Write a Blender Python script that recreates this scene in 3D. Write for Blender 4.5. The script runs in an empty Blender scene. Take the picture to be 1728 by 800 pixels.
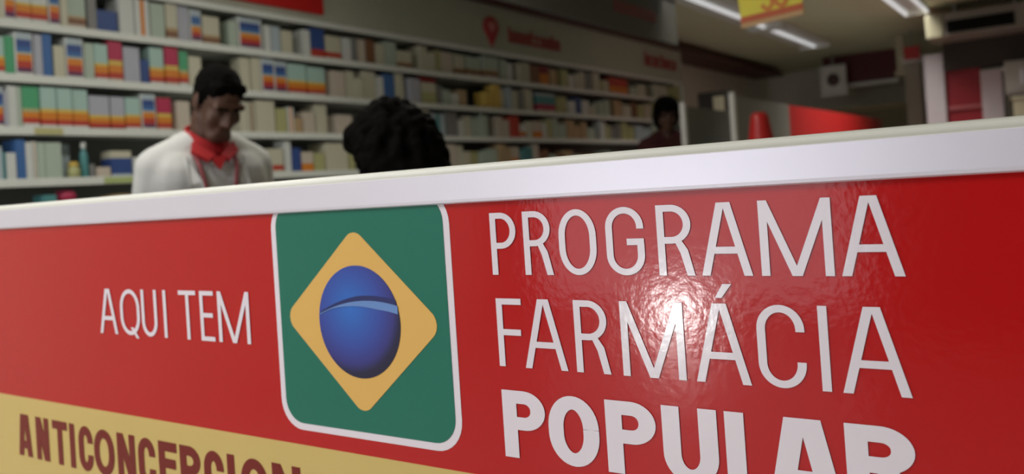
import bpy, bmesh, math, random
from mathutils import Vector, Matrix, noise
random.seed(7)
S = bpy.context.scene
COL = S.collection
PI = math.pi
ZC = 1.20                                   # eye height of the photographer

# ------------------------------------------------------------------ camera
F_PX, PITCH, ROLL, YAW, CYP = 1417.574, -0.011752, 0.066463, 0.59607, 300.0
def _rot(p, r, y):
    R1 = Matrix(((math.cos(r), 0, math.sin(r)), (0, 1, 0), (-math.sin(r), 0, math.cos(r))))
    R2 = Matrix(((1, 0, 0), (0, math.cos(p), math.sin(p)), (0, -math.sin(p), math.cos(p))))
    R3 = Matrix(((math.cos(y), -math.sin(y), 0), (math.sin(y), math.cos(y), 0), (0, 0, 1)))
    return R3 @ R2 @ R1
RC = _rot(PITCH, ROLL, YAW)
cd = bpy.data.cameras.new('camera'); cam = bpy.data.objects.new('camera', cd); COL.objects.link(cam)
right, fwd, up = RC @ Vector((1, 0, 0)), RC @ Vector((0, 1, 0)), RC @ Vector((0, 0, 1))
cam.matrix_world = Matrix(((right.x, up.x, -fwd.x, 0), (right.y, up.y, -fwd.y, 0), (right.z, up.z, -fwd.z, ZC), (0, 0, 0, 1)))
cd.sensor_width = 36; cd.sensor_fit = 'HORIZONTAL'; cd.lens = F_PX / 1728 * 36
cd.shift_y = -(400 - CYP) / 1728
cd.clip_start = 0.02
cd.dof.use_dof = True; cd.dof.focus_distance = 0.76; cd.dof.aperture_fstop = 5.2
S.camera = cam

# ------------------------------------------------------------------ world, exposure, main lights
S.view_settings.view_transform = 'Standard'; S.view_settings.look = 'None'
S.view_settings.gamma = 1; S.view_settings.use_curve_mapping = False
S.view_settings.exposure = 0.0
w = bpy.data.worlds.new('world'); S.world = w; w.use_nodes = True
bgn = w.node_tree.nodes['Background']; bgn.inputs[0].default_value = (.72, .8, 1, 1); bgn.inputs[1].default_value = .25

def area_light(name, loc, direction, sx, sy, energy, colour=(1, 1, 1), parent=None):
    l = bpy.data.lights.new(name, 'AREA'); l.shape = 'RECTANGLE'; l.size = sx; l.size_y = sy
    l.energy = energy; l.color = colour
    o = bpy.data.objects.new(name, l); COL.objects.link(o)
    o.rotation_euler = Vector(direction).to_track_quat('-Z', 'Y').to_euler(); o.location = loc
    if parent: o.parent = parent
    return o
# daylight that comes in through the glazed shop front behind the photographer
area_light('shopfront_daylight', (-2.7, -4.9, 1.35), (0, 1, 0), 2.6, 2.3, 42, (.93, .96, 1))
area_light('doorway_daylight', (-2.752, -4.85, 0.140), (.2, 1, .16), .24, .22, 17, (1, .98, .96))

# pixel -> place helpers (for reading the photograph's layout off into metres)
def ray(px, py):
    return RC @ Vector(((px - 864) / F_PX, 1, -(py - CYP) / F_PX))
def at_y(px, py, y):
    d = ray(px, py); d = d * (y / d.y); return Vector((d.x, d.y, d.z + ZC))
def at_x(px, py, x):
    d = ray(px, py); d = d * (x / d.x); return Vector((d.x, d.y, d.z + ZC))
def at_z(px, py, z):
    d = ray(px, py); d = d * ((z - ZC) / d.z); return Vector((d.x, d.y, z))
def column_y(px, z, x=-4.0):                # where a pixel column meets the plane x at height z
    lo, hi = .3, 40.
    inv = RC.transposed()
    for _ in range(50):
        m = (lo + hi) / 2
        c = inv @ Vector((x, m, z - ZC))
        if 864 + F_PX * c.x / c.y < px: lo = m
        else: hi = m
    return lo

# ------------------------------------------------------------------ materials
MATS = {}
def mat(name, col, rough=.5, metal=0, spec=.5, bump=0, bscale=40, vary=.06, vscale=8, emit=0, coat=0):
    if name in MATS: return MATS[name]
    m = bpy.data.materials.new(name); m.use_nodes = True
    nt = m.node_tree; b = nt.nodes['Principled BSDF']
    b.inputs['Roughness'].default_value = rough; b.inputs['Metallic'].default_value = metal
    b.inputs['Specular IOR Level'].default_value = spec
    if coat: b.inputs['Coat Weight'].default_value = coat; b.inputs['Coat Roughness'].default_value = .12
    tc = nt.nodes.new('ShaderNodeTexCoord')
    n = nt.nodes.new('ShaderNodeTexNoise'); n.inputs['Scale'].default_value = vscale; n.inputs['Detail'].default_value = 3
    nt.links.new(tc.outputs['Object'], n.inputs['Vector'])
    mx = nt.nodes.new('ShaderNodeMix'); mx.data_type = 'RGBA'
    mx.inputs[6].default_value = (*[c * (1 - vary) for c in col], 1)
    mx.inputs[7].default_value = (*[min(1, c * (1 + vary)) for c in col], 1)
    nt.links.new(n.outputs['Fac'], mx.inputs[0]); nt.links.new(mx.outputs[2], b.inputs['Base Color'])
    if bump:
        n2 = nt.nodes.new('ShaderNodeTexNoise'); n2.inputs['Scale'].default_value = bscale; n2.inputs['Detail'].default_value = 2
        nt.links.new(tc.outputs['Object'], n2.inputs['Vector'])
        bp = nt.nodes.new('ShaderNodeBump'); bp.inputs['Strength'].default_value = bump; bp.inputs['Distance'].default_value = .002
        nt.links.new(n2.outputs['Fac'], bp.inputs['Height']); nt.links.new(bp.outputs[0], b.inputs['Normal'])
    if emit:
        b.inputs['Emission Color'].default_value = (*col, 1); b.inputs['Emission Strength'].default_value = emit
    MATS[name] = m
    return m

M_WALL = mat('wall_paint', (.68, .66, .57), .7)
M_CEIL = mat('ceiling_paint', (.58, .57, .40), .75)
M_FLOOR = mat('floor_tile', (.55, .53, .50), .3)
M_WHITE = mat('white_enamel', (.72, .73, .70), .4)
M_SHELF = mat('shelf_enamel', (.70, .72, .68), .45)
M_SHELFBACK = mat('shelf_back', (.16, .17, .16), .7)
M_FASCIA = mat('fascia_panel', (.40, .41, .33), .6)
M_HANG = mat('hanging_panel_paint', (.09, .09, .075), .6)
M_DARKRED = mat('dark_red_trim', (.06, .008, .006), .5)
M_SIGNRED = mat('red_laminate', (.47, .0075, .008), .12, spec=.36, bump=.075, bscale=120, vary=.03)
M_YELLOW = mat('yellow_vinyl', (.60, .43, .14), .22, bump=.06, bscale=110, vary=.04)
M_GREEN = mat('green_vinyl', (.014, .155, .105), .18, spec=.35, bump=.06, bscale=110, vary=.03)
M_DIAMOND = mat('golden_vinyl', (.74, .43, .11), .2, bump=.06, bscale=110, vary=.02)
M_LETTER = mat('white_vinyl', (.78, .70, .76), .15, bump=.06, bscale=110, vary=.03)
M_MAROON = mat('maroon_vinyl', (.17, .010, .006), .3, spec=.3, vary=.05)
M_ALU = mat('satin_aluminium', (.77, .73, .82), .36, metal=.42, vary=.03)
M_COUNTERTOP = mat('counter_top_laminate', (.70, .70, .67), .35)
M_RED = mat('red_paint', (.50, .012, .012), .4)
M_GREY = mat('grey_panel', (.27, .27, .24), .6)
M_BLACK = mat('black_plastic', (.006, .006, .0055), .6, spec=.1)
M_TUBE = mat('fluorescent_tube', (.95, .97, 1), .5, emit=.5)
M_BEIGE = mat('beige_plastic', (.52, .48, .34), .5)

# ------------------------------------------------------------------ object helpers
def link(name, mesh, m=None, parent=None):
    o = bpy.data.objects.new(name, mesh); COL.objects.link(o)
    if m is not None:
        for k in (m if isinstance(m, (list, tuple)) else [m]): mesh.materials.append(k)
    if parent is not None: o.parent = parent
    return o
def mk(name, bm, m=None, parent=None, smooth=False):
    me = bpy.data.meshes.new(name)
    if smooth:
        for f in bm.faces: f.smooth = True
    bm.normal_update(); bm.to_mesh(me); bm.free()
    return link(name, me, m, parent)
def tag(o, label, cat, group=None):
    o['label'] = label; o['category'] = cat
    if group: o['group'] = group
    return o
def thing(name, loc, label, cat, group=None, rz=0):
    o = bpy.data.objects.new(name, None); COL.objects.link(o); o.location = loc; o.rotation_euler = (0, 0, rz)
    o.empty_display_size = .05
    bpy.context.view_layer.update()
    return tag(o, label, cat, group)
def structure(o):
    o['kind'] = 'structure'; return o
def add_box(bm, a, b, mi=0, bev=0):
    x0, y0, z0 = a; x1, y1, z1 = b
    v = [bm.verts.new(p) for p in ((x0, y0, z0), (x1, y0, z0), (x1, y1, z0), (x0, y1, z0), (x0, y0, z1), (x1, y0, z1), (x1, y1, z1), (x0, y1, z1))]
    fs = [bm.faces.new([v[i] for i in q]) for q in ((3, 2, 1, 0), (4, 5, 6, 7), (0, 1, 5, 4), (1, 2, 6, 5), (2, 3, 7, 6), (3, 0, 4, 7))]
    for f in fs: f.material_index = mi
    if bev:
        es = {e for f in fs for e in f.edges}
        bmesh.ops.bevel(bm, geom=list(es), offset=bev, segments=2, affect='EDGES', profile=.6)
def box(name, a, b, m, parent=None, bev=0):
    bm = bmesh.new(); add_box(bm, a, b, 0, bev); return mk(name, bm, m, parent)
def add_cap(bm, p0, r0, p1, r1, seg=14, mi=0, M=None):
    """tapered capsule between two joints"""
    p0, p1 = Vector(p0), Vector(p1)
    if M is not None: p0, p1 = M @ p0, M @ p1
    ax = (p1 - p0); L = max(ax.length, 1e-5); q = Vector((0, 0, 1)).rotation_difference(ax / L).to_matrix()
    prof = [(r0 * math.cos(t), -r0 * math.sin(t)) for t in (PI * .45, PI * .3, PI * .15, 0)] + \
           [(r1 * math.cos(t), L + r1 * math.sin(t)) for t in (0, PI * .15, PI * .3, PI * .45)]
    rings = [[bm.verts.new(p0 + q @ Vector((r * math.cos(2 * PI * i / seg), r * math.sin(2 * PI * i / seg), z))) for i in range(seg)] for r, z in prof]
    for a, b in zip(rings, rings[1:]):
        for i in range(seg):
            bm.faces.new((a[i], a[(i + 1) % seg], b[(i + 1) % seg], b[i])).material_index = mi
    bm.faces.new(rings[0][::-1]).material_index = mi; bm.faces.new(rings[-1]).material_index = mi
def add_ell(bm, c, r, M=None, rot=None, sub=3):
    T = Matrix.Translation(c) @ (rot if rot is not None else Matrix.Identity(4)) @ Matrix.Diagonal((*r, 1))
    if M is not None: T = M @ T
    bmesh.ops.create_icosphere(bm, subdivisions=sub, radius=1, matrix=T)
def add_lathe(bm, prof, c=(0, 0, 0), seg=20, mi=0):
    c = Vector(c)
    rings = [[bm.verts.new(c + Vector((r * math.cos(2 * PI * i / seg), r * math.sin(2 * PI * i / seg), z))) for i in range(seg)] for r, z in prof]
    for a, b in zip(rings, rings[1:]):
        for i in range(seg):
            f = bm.faces.new((a[i], a[(i + 1) % seg], b[(i + 1) % seg], b[i])); f.material_index = mi; f.smooth = True
    bm.faces.new(rings[0][::-1]).material_index = mi; bm.faces.new(rings[-1]).material_index = mi
def fuse(bm, voxel, smooth=2):
    """one continuous skin out of overlapping volumes"""
    me = bpy.data.meshes.new('tmp'); bm.normal_update(); bm.to_mesh(me); bm.free()
    o = bpy.data.objects.new('tmp', me); COL.objects.link(o)
    r = o.modifiers.new('r', 'REMESH'); r.mode = 'VOXEL'; r.voxel_size = voxel
    s = o.modifiers.new('s', 'SMOOTH'); s.iterations = smooth; s.factor = .5
    dg = bpy.context.evaluated_depsgraph_get()
    out = bpy.data.meshes.new_from_object(o.evaluated_get(dg))
    bpy.data.objects.remove(o); bpy.data.meshes.remove(me)
    for p in out.polygons: p.use_smooth = True
    return out

# ------------------------------------------------------------------ room shell
CEIL = ZC + 1.66
X0, X1, Y0, Y1 = -4.42, 3.2, -5.0, 14.6
structure(box('floor', (X0 - .1, Y0 - .1, -.1), (X1 + .1, Y1 + .1, 0), M_FLOOR))
structure(box('ceiling', (X0 - .1, Y0 - .1, CEIL), (X1 + .1, Y1 + .1, CEIL + .1), M_CEIL))
structure(box('wall_left', (X0 - .1, Y0, 0), (X0, Y1, CEIL), M_WALL))
structure(box('wall_right', (X1, Y0, 0), (X1 + .1, Y1, CEIL), M_WALL))
structure(box('wall_back', (X0 - .1, Y1, 0), (X1 + .1, Y1 + .1, CEIL), M_WALL))
bm = bmesh.new()
add_box(bm, (X0 - .1, Y0 - .1, 0), (-4.1, Y0, CEIL)); add_box(bm, (-1.35, Y0 - .1, 0), (X1 + .1, Y0, CEIL)); add_box(bm, (-4.1, Y0 - .1, 2.55), (-1.35, Y0, CEIL))
structure(mk('wall_front', bm, mat('front_wall_paint', (.10, .09, .09), .7)))
bm = bmesh.new()
for x in (-4.1, -3.2, -2.3, -1.4): add_box(bm, (x, Y0 - .08, 0), (x + .05, Y0 - .02, 2.55))
add_box(bm, (-4.1, Y0 - .08, 2.5), (-1.35, Y0 - .02, 2.55)); add_box(bm, (-4.1, Y0 - .08, 0), (-1.35, Y0 - .02, .05))
structure(mk('window_1', bm, M_WHITE))
# dark red picture rail along the shelf wall just under the ceiling
structure(box('trim_1', (-4.42, .4, ZC + 1.53), (-3.95, 13.9, ZC + 1.60), M_DARKRED))

# ------------------------------------------------------------------ counter with the printed red front
D = .70                                         # counter front plane y
def zz(z): return z + ZC
counter = thing('service_counter', (-.9, D + .3, 0), 'red service counter with printed front and satin metal top edge, nearest the camera', 'counter')
inv_c = counter.matrix_world.inverted()
def cpart(name, bm, m, parent=counter, smooth=False):
    o = mk(name, bm, m, None, smooth)
    o.parent = parent; o.matrix_parent_inverse = inv_c if parent is counter else Matrix.Identity(4)
    if parent is not counter: o.matrix_parent_inverse = parent.matrix_world.inverted()
    return o
CX0, CX1 = -2.75, .95
bm = bmesh.new(); add_box(bm, (CX0, D, .09), (CX1, D + .02, zz(.012))); cpart('front_panel', bm, M_SIGNRED)
for xa in (CX0, CX1 - .02):
    bm = bmesh.new(); add_box(bm, (xa, D + .02, .0), (xa + .02, D + .55, zz(-.0125))); cpart('side_panel', bm, M_COUNTERTOP)
bm = bmesh.new(); add_box(bm, (CX0 + .02, D + .04, 0), (CX1 - .02, D + .06, .09)); cpart('plinth', bm, M_BLACK)
bm = bmesh.new(); add_box(bm, (CX0, D + .02, zz(-.012)), (CX1, D + .57, zz(.016)), 0, .002); cpart('worktop', bm, M_COUNTERTOP)
# aluminium edge profile: rounded bead on top, flat face, small lower lip
prof = [(D + .018, .0155), (D + .018, .0190), (D - .0045, .0190), (D - .0054, .0183), (D - .0064, -.0085), (D - .0058, -.0115), (D - .0040, -.0128), (D + .0, -.0128), (D + .0, .012)]
bead = [(D + .0225, .0215)] + [(D - .0002 + .0058 * math.cos(t), .0220 + .0052 * math.sin(t)) for t in [PI * (.30 + .90 * k / 10) for k in range(11)]] + [(D - .0045, .0165), (D + .0225, .0165)]
bm = bmesh.new()
rb0 = [bm.verts.new((CX0 - .001, y, zz(z))) for y, z in bead]; rb1 = [bm.verts.new((CX1 + .001, y, zz(z))) for y, z in bead]
for i in range(len(bead)):
    f = bm.faces.new((rb0[i], rb0[(i + 1) % len(bead)], rb1[(i + 1) % len(bead)], rb1[i])); f.smooth = 0 < i < 11
bm.faces.new(rb0[::-1]); bm.faces.new(rb1)
bmesh.ops.recalc_face_normals(bm, faces=bm.faces)
cpart('edge_bead', bm, mat('cream_plastic', (.90, .89, .81), .4, vary=.03))['label'] = 'rounded cream bead along the top edge'
bm = bmesh.new()
ra = [bm.verts.new((CX0, y, zz(z))) for y, z in prof]; rb = [bm.verts.new((CX1, y, zz(z))) for y, z in prof]
for i in range(len(prof)):
    j = (i + 1) % len(prof); f = bm.faces.new((ra[i], ra[j], rb[j], rb[i])); f.smooth = False
bm.faces.new(ra[::-1]); bm.faces.new(rb)
bmesh.ops.recalc_face_normals(bm, faces=bm.faces)
edge = cpart('edge_trim', bm, M_ALU); edge['label'] = 'satin aluminium edge profile'

# flat printed shapes on the front: filled outline, extruded a hair
def slab(bm, pts, y, t=.0004, mi=0):
    a = [bm.verts.new((x, y, zz(z))) for x, z in pts]; b = [bm.verts.new((x, y - t, zz(z))) for x, z in pts]
    n = len(pts)
    f = bm.faces.new(b); f.material_index = mi
    for i in range(n):
        bm.faces.new((a[i], a[(i + 1) % n], b[(i + 1) % n], b[i])).material_index = mi
    bmesh.ops.recalc_face_normals(bm, faces=bm.faces)
def rrect(x0, z0, x1, z1, r, n=8):
    pts = []
    for cx, cz, a0 in ((x1 - r, z1 - r, 0), (x0 + r, z1 - r, PI / 2), (x0 + r, z0 + r, PI), (x1 - r, z0 + r, 1.5 * PI)):
        for k in range(n + 1):
            t = a0 + k * PI / 2 / n; pts.append((cx + r * math.cos(t), cz + r * math.sin(t)))
    return pts
bm = bmesh.new(); slab(bm, [(CX0 + .002, -.80), (CX1 - .002, -.80), (CX1 - .002, -.2975), (CX0 + .002, -.2975)], D - .0001); cpart('yellow_band', bm, M_YELLOW)
bm = bmesh.new(); slab(bm, rrect(-.8435, -.2790, -.5590, .003, .036), D - .0002)
emb = cpart('emblem', bm, M_LETTER); emb['label'] = 'white rounded border of the flag emblem'
def epart(name, bm, m):
    return cpart(name, bm, m, emb)
bm = bmesh.new(); slab(bm, rrect(-.8345, -.2705, -.5675, -.002, .029), D - .0007); epart('green_field', bm, M_GREEN)
def rounded_poly(pts, r, n=6):
    out = []
    for i, p in enumerate(pts):
        p = Vector(p); a = (Vector(pts[i - 1]) - p).normalized(); b = (Vector(pts[(i + 1) % len(pts)]) - p).normalized()
        ang = a.angle(b); d = r / math.tan(ang / 2); c = p + (a + b).normalized() * (r / math.sin(ang / 2))
        s, e = p + a * d - c, p + b * d - c
        for k in range(n + 1):
            t = k / n; v = s.lerp(e, t); v = v.normalized() * r; out.append(tuple(c + v))
    return out
bm = bmesh.new(); slab(bm, rounded_poly([(-.7005, -.034), (-.575, -.1425), (-.7005, -.251), (-.826, -.1405)], .017), D - .0012); epart('yellow_diamond', bm, M_DIAMOND)
# blue globe: a printed ball with a pale curved band
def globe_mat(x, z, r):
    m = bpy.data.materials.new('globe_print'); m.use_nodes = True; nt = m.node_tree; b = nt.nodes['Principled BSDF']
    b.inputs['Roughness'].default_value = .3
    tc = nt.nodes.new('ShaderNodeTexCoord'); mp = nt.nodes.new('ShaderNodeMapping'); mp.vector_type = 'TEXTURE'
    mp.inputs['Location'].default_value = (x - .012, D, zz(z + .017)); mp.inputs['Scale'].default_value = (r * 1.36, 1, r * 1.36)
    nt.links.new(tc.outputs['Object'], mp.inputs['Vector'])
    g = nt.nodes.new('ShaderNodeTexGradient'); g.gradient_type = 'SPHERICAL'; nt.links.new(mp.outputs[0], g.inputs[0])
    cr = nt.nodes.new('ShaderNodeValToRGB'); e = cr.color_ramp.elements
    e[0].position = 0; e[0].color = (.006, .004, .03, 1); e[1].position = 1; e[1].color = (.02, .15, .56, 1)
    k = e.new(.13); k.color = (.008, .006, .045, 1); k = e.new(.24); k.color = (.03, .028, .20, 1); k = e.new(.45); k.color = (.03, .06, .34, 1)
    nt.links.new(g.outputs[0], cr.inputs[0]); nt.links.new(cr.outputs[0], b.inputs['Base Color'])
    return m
GX, GZ, GR = -.7005, -.1428, .0645
bm = bmesh.new(); slab(bm, [(GX + GR * math.cos(2 * PI * i / 64), GZ + GR * 1.01 * math.sin(2 * PI * i / 64)) for i in range(64)], D - .0017)
globe = epart('blue_globe', bm, globe_mat(GX, GZ, GR))
def band_pts(zf0, zf1, x0, x1, n=24):
    top = [(x0 + (x1 - x0) * i / n, zf1((x0 + (x1 - x0) * i / n))) for i in range(n + 1)]
    bot = [(x0 + (x1 - x0) * i / n, zf0((x0 + (x1 - x0) * i / n))) for i in range(n + 1)]
    return bot + top[::-1]
arc = lambda x: -.1172 - 2.6 * (x + .682) ** 2
bm = bmesh.new(); slab(bm, band_pts(lambda x: arc(x) - .0015, lambda x: arc(x) + .0050 * min(1, (x + .766) / .05 * .6 + .2), GX - GR * .93, GX + GR * .93), D - .0022)
epart('globe_shadow_band', bm, mat('navy_vinyl', (.012, .018, .12), .3))
bm = bmesh.new(); slab(bm, band_pts(lambda x: arc(x) - .0015 - .0085 * max(.05, min(1, (x + .745) / .075)), lambda x: arc(x) - .0008, GX - GR * .955, GX + GR * .965), D - .0024)
epart('globe_light_band', bm, mat('sky_vinyl', (.13, .25, .55), .3))

# -- lettering: every glyph drawn from strokes inside its own box
class Ink:
    def __init__(s, y): s.bm = bmesh.new(); s.y = y
    def quad(s, pts):
        s.y -= .00002; slab_q(s.bm, pts, s.y)
    def stroke(s, pts, sx, sz):
        """constant stroke along a smooth centre line; sx on vertical runs, sz on horizontal ones"""
        L, R = [], []; s.y -= .00002
        pts = [p for i, p in enumerate(pts) if i == 0 or (Vector(p) - Vector(pts[i - 1])).length > 1e-5]
        n = len(pts)
        for i, p in enumerate(pts):
            a = Vector(pts[max(0, i - 1)]); b = Vector(pts[min(n - 1, i + 1)]); t = (b - a).normalized(); nr = Vector((-t.y, t.x))
            k = Vector((nr.x * sx / 2, nr.y * sz / 2))
            L.append(Vector(p) + k); R.append(Vector(p) - k)
        for i in range(n - 1): slab_q(s.bm, [L[i], R[i], R[i + 1], L[i + 1]], s.y)
def slab_q(bm, pts, y, t=.0004):
    b = [bm.verts.new((p[0], y - t, zz(p[1]))) for p in pts]
    f = bm.faces.new(b)
    bm.normal_update()
    if f.normal.y > 0: f.normal_flip()
def oval(x0, z0, x1, z1, rz, n=10):
    """closed centre line of a condensed O, starting at the right side going up"""
    rx = (x1 - x0) / 2; cx = (x0 + x1) / 2; pts = []
    for k in range(2 * n + 1):
        t = PI * k / (2 * n); pts.append((cx + rx * math.cos(t), z1 - rz + rz * math.sin(t)))
    for k in range(2 * n + 1):
        t = PI + PI * k / (2 * n); pts.append((cx + rx * math.cos(t), z0 + rz + rz * math.sin(t)))
    return pts + [pts[0]]
def bowl(x0, x1, z0, z1, r, n=10):
    rz = min(r, (z1 - z0) / 2); rx = min(r * .95, (x1 - x0) * .8)
    pts = [(x0, z1)]
    for k in range(n + 1):
        t = PI / 2 - k * PI / 2 / n; pts.append((x1 - rx + rx * math.cos(t), z1 - rz + rz * math.sin(t)))
    for k in range(n + 1):
        t = -k * PI / 2 / n; pts.append((x1 - rx + rx * math.cos(t), z0 + rz + rz * math.sin(t)))
    return pts + [(x0, z0)]
def glyph(ink, ch, x0, x1, zb, zt, s, q):
    W, H = x1 - x0, zt - zb; h = q / 2
    V = lambda x: ink.quad([(x, zb), (x + s, zb), (x + s, zt), (x, zt)])
    Hz = lambda xa, xb, z: ink.quad([(xa, z), (xb, z), (xb, z + q), (xa, z + q)])
    Dg = lambda xa, za, xb, zb_, k: ink.quad([(xa, za), (xa + k, za), (xb + k, zb_), (xb, zb_)])
    if ch in 'AÁ':
        k = s * 1.06; c = (x0 + x1) / 2
        a = k * .06
        Dg(x0, zb, c - k + a + k * .12, zt, k); Dg(x1 - k, zb, c - a - k * .12, zt, k)
        zbar = zb + H * (.30 if s < W * .25 else .18); f = (zbar + h - zb) / H
        Hz(x0 + (c - x0) * f * .93 + k * .4, x1 - (x1 - c) * f * .93 - k * .4, zbar)
        if ch == 'Á': ink.quad([(c - .003, zt + H * .07), (c + .003, zt + H * .07), (c + .0125, zt + H * .245), (c + .0045, zt + H * .245)])
    elif ch == 'B': V(x0)
    elif ch == 'C' or ch == 'G':
        pts = oval(x0 + s / 2, zb + h, x1 - s / 2, zt - h, H * .25)[:-1]
        n = len(pts)
        zu, zl = zt - h - H * .275, zb + h + H * .275
        seq = [p for p in pts[:n // 2] if True] + pts[n // 2:]
        out = [(x1 - s / 2, zu)] + seq
        if ch == 'C': out.append((x1 - s / 2, zl))
        else: out.append((x1 - s / 2, zb + H * .46))
        ink.stroke(out, s, q)
        if ch == 'G': Hz(x0 + W * .55, x1 - s * .02, zb + H * .44)
    elif ch == 'O' or ch == 'Q':
        ink.stroke(oval(x0 + s / 2, zb + h, x1 - s / 2, zt - h, min(H * .36, H * .5)), s, q)
        if ch == 'Q': Dg(x0 + W * .78, zb - H * .06, x0 + W * .50, zb + H * .17, s)
    elif ch == 'P' or ch == 'R':
        V(x0); zm = zb + H * (.42 if ch == 'P' else .45)
        xr = x1 if ch == 'P' else x1 - W * .05
        ink.stroke(bowl(x0 + s * .5, xr - s / 2, zm + h, zt - h, H * .25), s, q)
        if ch == 'R':
            xs = x0 + W * .50 if s < W * .25 else x0 + W * .46
            ink.quad([(x1 - s * 1.05, zb), (x1, zb), (xr - s * .55, zb + H * .36), (xs + s * .75, zm + q * .6), (xs - s * .15, zm + q * .5), (xr - s * 1.55, zb + H * .31)])
    elif ch == 'M':
        V(x0); V(x1 - s); c = (x0 + x1) / 2; k = s * 1.05
        Dg(c - k * .55, zb, x0 + s * .0, zt, k); Dg(c - k * .45, zb, x1 - k, zt, k)
    elif ch == 'N':
        V(x0); V(x1 - s); Dg(x1 - s * 1.1, zb, x0, zt, s * 1.1)
    elif ch == 'F': V(x0); Hz(x0, x1, zt - q); Hz(x0, x1 - W * .06, zb + H * .46)
    elif ch == 'E': V(x0); Hz(x0, x1, zt - q); Hz(x0, x1 - W * .08, zb + H * .47); Hz(x0, x1, zb)
    elif ch == 'L': V(x0); Hz(x0, x1, zb)
    elif ch == 'T': V((x0 + x1 - s) / 2); Hz(x0, x1, zt - q)
    elif ch == 'I': V(x0)
    elif ch == 'U':
        pts = oval(x0 + s / 2, zb + h, x1 - s / 2, zt - h, H * .28); n = len(pts)
        ink.stroke([(x0 + s / 2, zt)] + pts[(n - 1) // 2:-1] + [(x1 - s / 2, zt)], s, q)
def text_line(name, label, glyphs, zt, zb, s, q, m, y=D - .0006):
    ink = Ink(y)
    for ch, a, b in glyphs: ink.y = y; glyph(ink, ch, a, b, zb, zt, s, q)
    o = cpart(name, ink.bm, m); o['label'] = label
text_line('small_lettering', 'thin white words AQUI TEM', [('A', -1.2464, -1.1984), ('Q', -1.19, -1.1403), ('U', -1.1353, -1.0975), ('I', -1.0819, -1.0741), ('T', -1.0451, -1.0063), ('E', -.9979, -.968), ('M', -.9597, -.8951)], -.1113, -.1785, .0070, .0060, M_LETTER)
text_line('programme_lettering', 'thin white word PROGRAMA', [('P', -.5057, -.4744), ('R', -.4654, -.4322), ('O', -.4243, -.3832), ('G', -.3728, -.3337), ('R', -.3207, -.2864), ('A', -.2803, -.2351), ('M', -.2276, -.1688), ('A', -.1633, -.1168)], -.0246, -.0878, .0071, .0060, M_LETTER)
text_line('pharmacy_lettering', 'thin white word FARMÁCIA', [('F', -.5045, -.4739), ('A', -.4727, -.4231), ('R', -.4134, -.3764), ('M', -.3637, -.3014), ('Á', -.292, -.2427), ('C', -.2357, -.196), ('I', -.1847, -.1773), ('A', -.1687, -.118)], -.1119, -.1811, .0073, .0062, M_LETTER)
text_line('popular_lettering', 'heavy white word POPULAR', [('P', -.5047, -.4537), ('O', -.4503, -.394), ('P', -.3863, -.3348), ('U', -.3286, -.2766), ('L', -.2696, -.233), ('A', -.2330, -.1736), ('R', -.1703, -.1165)], -.2051, -.2733, .0172, .0130, M_LETTER)
text_line('product_lettering', 'heavy maroon word ANTICONCEPCION', [('A', -1.521, -1.4752), ('N', -1.461, -1.4197), ('T', -1.4078, -1.3622), ('I', -1.3555, -1.3375), ('C', -1.3291, -1.288), ('O', -1.2848, -1.2293), ('N', -1.2207, -1.174), ('C', -1.1663, -1.1236), ('E', -1.115, -1.0713), ('P', -1.0644, -1.0184), ('C', -1.0105, -.9681), ('I', -.9601, -.9429), ('O', -.933, -.8788), ('N', -.8703, -.8176)], -.3266, -.3967, .0152, .0135, M_MAROON)

# ------------------------------------------------------------------ wall shelving behind the counter
SB = [1.119, .8828, .6336, .3904, .1512, -.090]        # under-edge of cornice and shelves above eye level
TH = .038; SX = -4.0; SY0, SY1 = .55, 9.75
shelving = thing('wall_shelving', (-4.2, (SY0 + SY1) / 2, 0), 'long white wall shelving packed with medicine cartons behind the counter', 'shelving')
inv_s = shelving.matrix_world.inverted()
def under(o, parent):
    o.parent = parent; o.matrix_parent_inverse = parent.matrix_world.inverted(); return o
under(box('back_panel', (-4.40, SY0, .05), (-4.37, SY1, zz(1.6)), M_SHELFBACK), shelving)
levels = SB + [-.35, -.62, -.90]
shelf_objs = []
for i, b in enumerate(levels):
    bm = bmesh.new(); add_box(bm, (-4.37, SY0, zz(b + TH - .02)), (SX - .004, SY1, zz(b + TH - .002)))
    add_box(bm, (SX - .012, SY0, zz(b)), (SX, SY1, zz(b + TH)), 0, .003)
    shelf_objs.append(under(mk('cornice' if i == 0 else 'shelf', bm, M_SHELF), shelving))
for y in (SY0 - .03, SY1):
    under(box('side_panel', (-4.40, y, 0), (SX, y + .03, zz(1.119)), M_SHELF), shelving)
under(box('base_panel', (-4.37, SY0, 0), (-4.05, SY1, .18), M_SHELF), shelving)
for py0, py1, lv, colr in ((58, 106, 3, 'y'), (176, 232, 4, 'g')):
    a, b = column_y(py0, zz(SB[lv] + .02)), column_y(py1, zz(SB[lv] + .02))
    m = mat('yellow_tag', (.50, .47, .22), .6) if colr == 'y' else mat('lime_tag', (.42, .50, .20), .6)
    under(box('price_strip', (SX, a, zz(SB[lv] + .004)), (SX + .003, b, zz(SB[lv] + .034)), m), shelf_objs[lv])
fascia = under(box('fascia', (-4.40, SY0, zz(1.119 + TH)), (-3.99, SY1, zz(1.53)), M_FASCIA), shelving)

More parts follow.
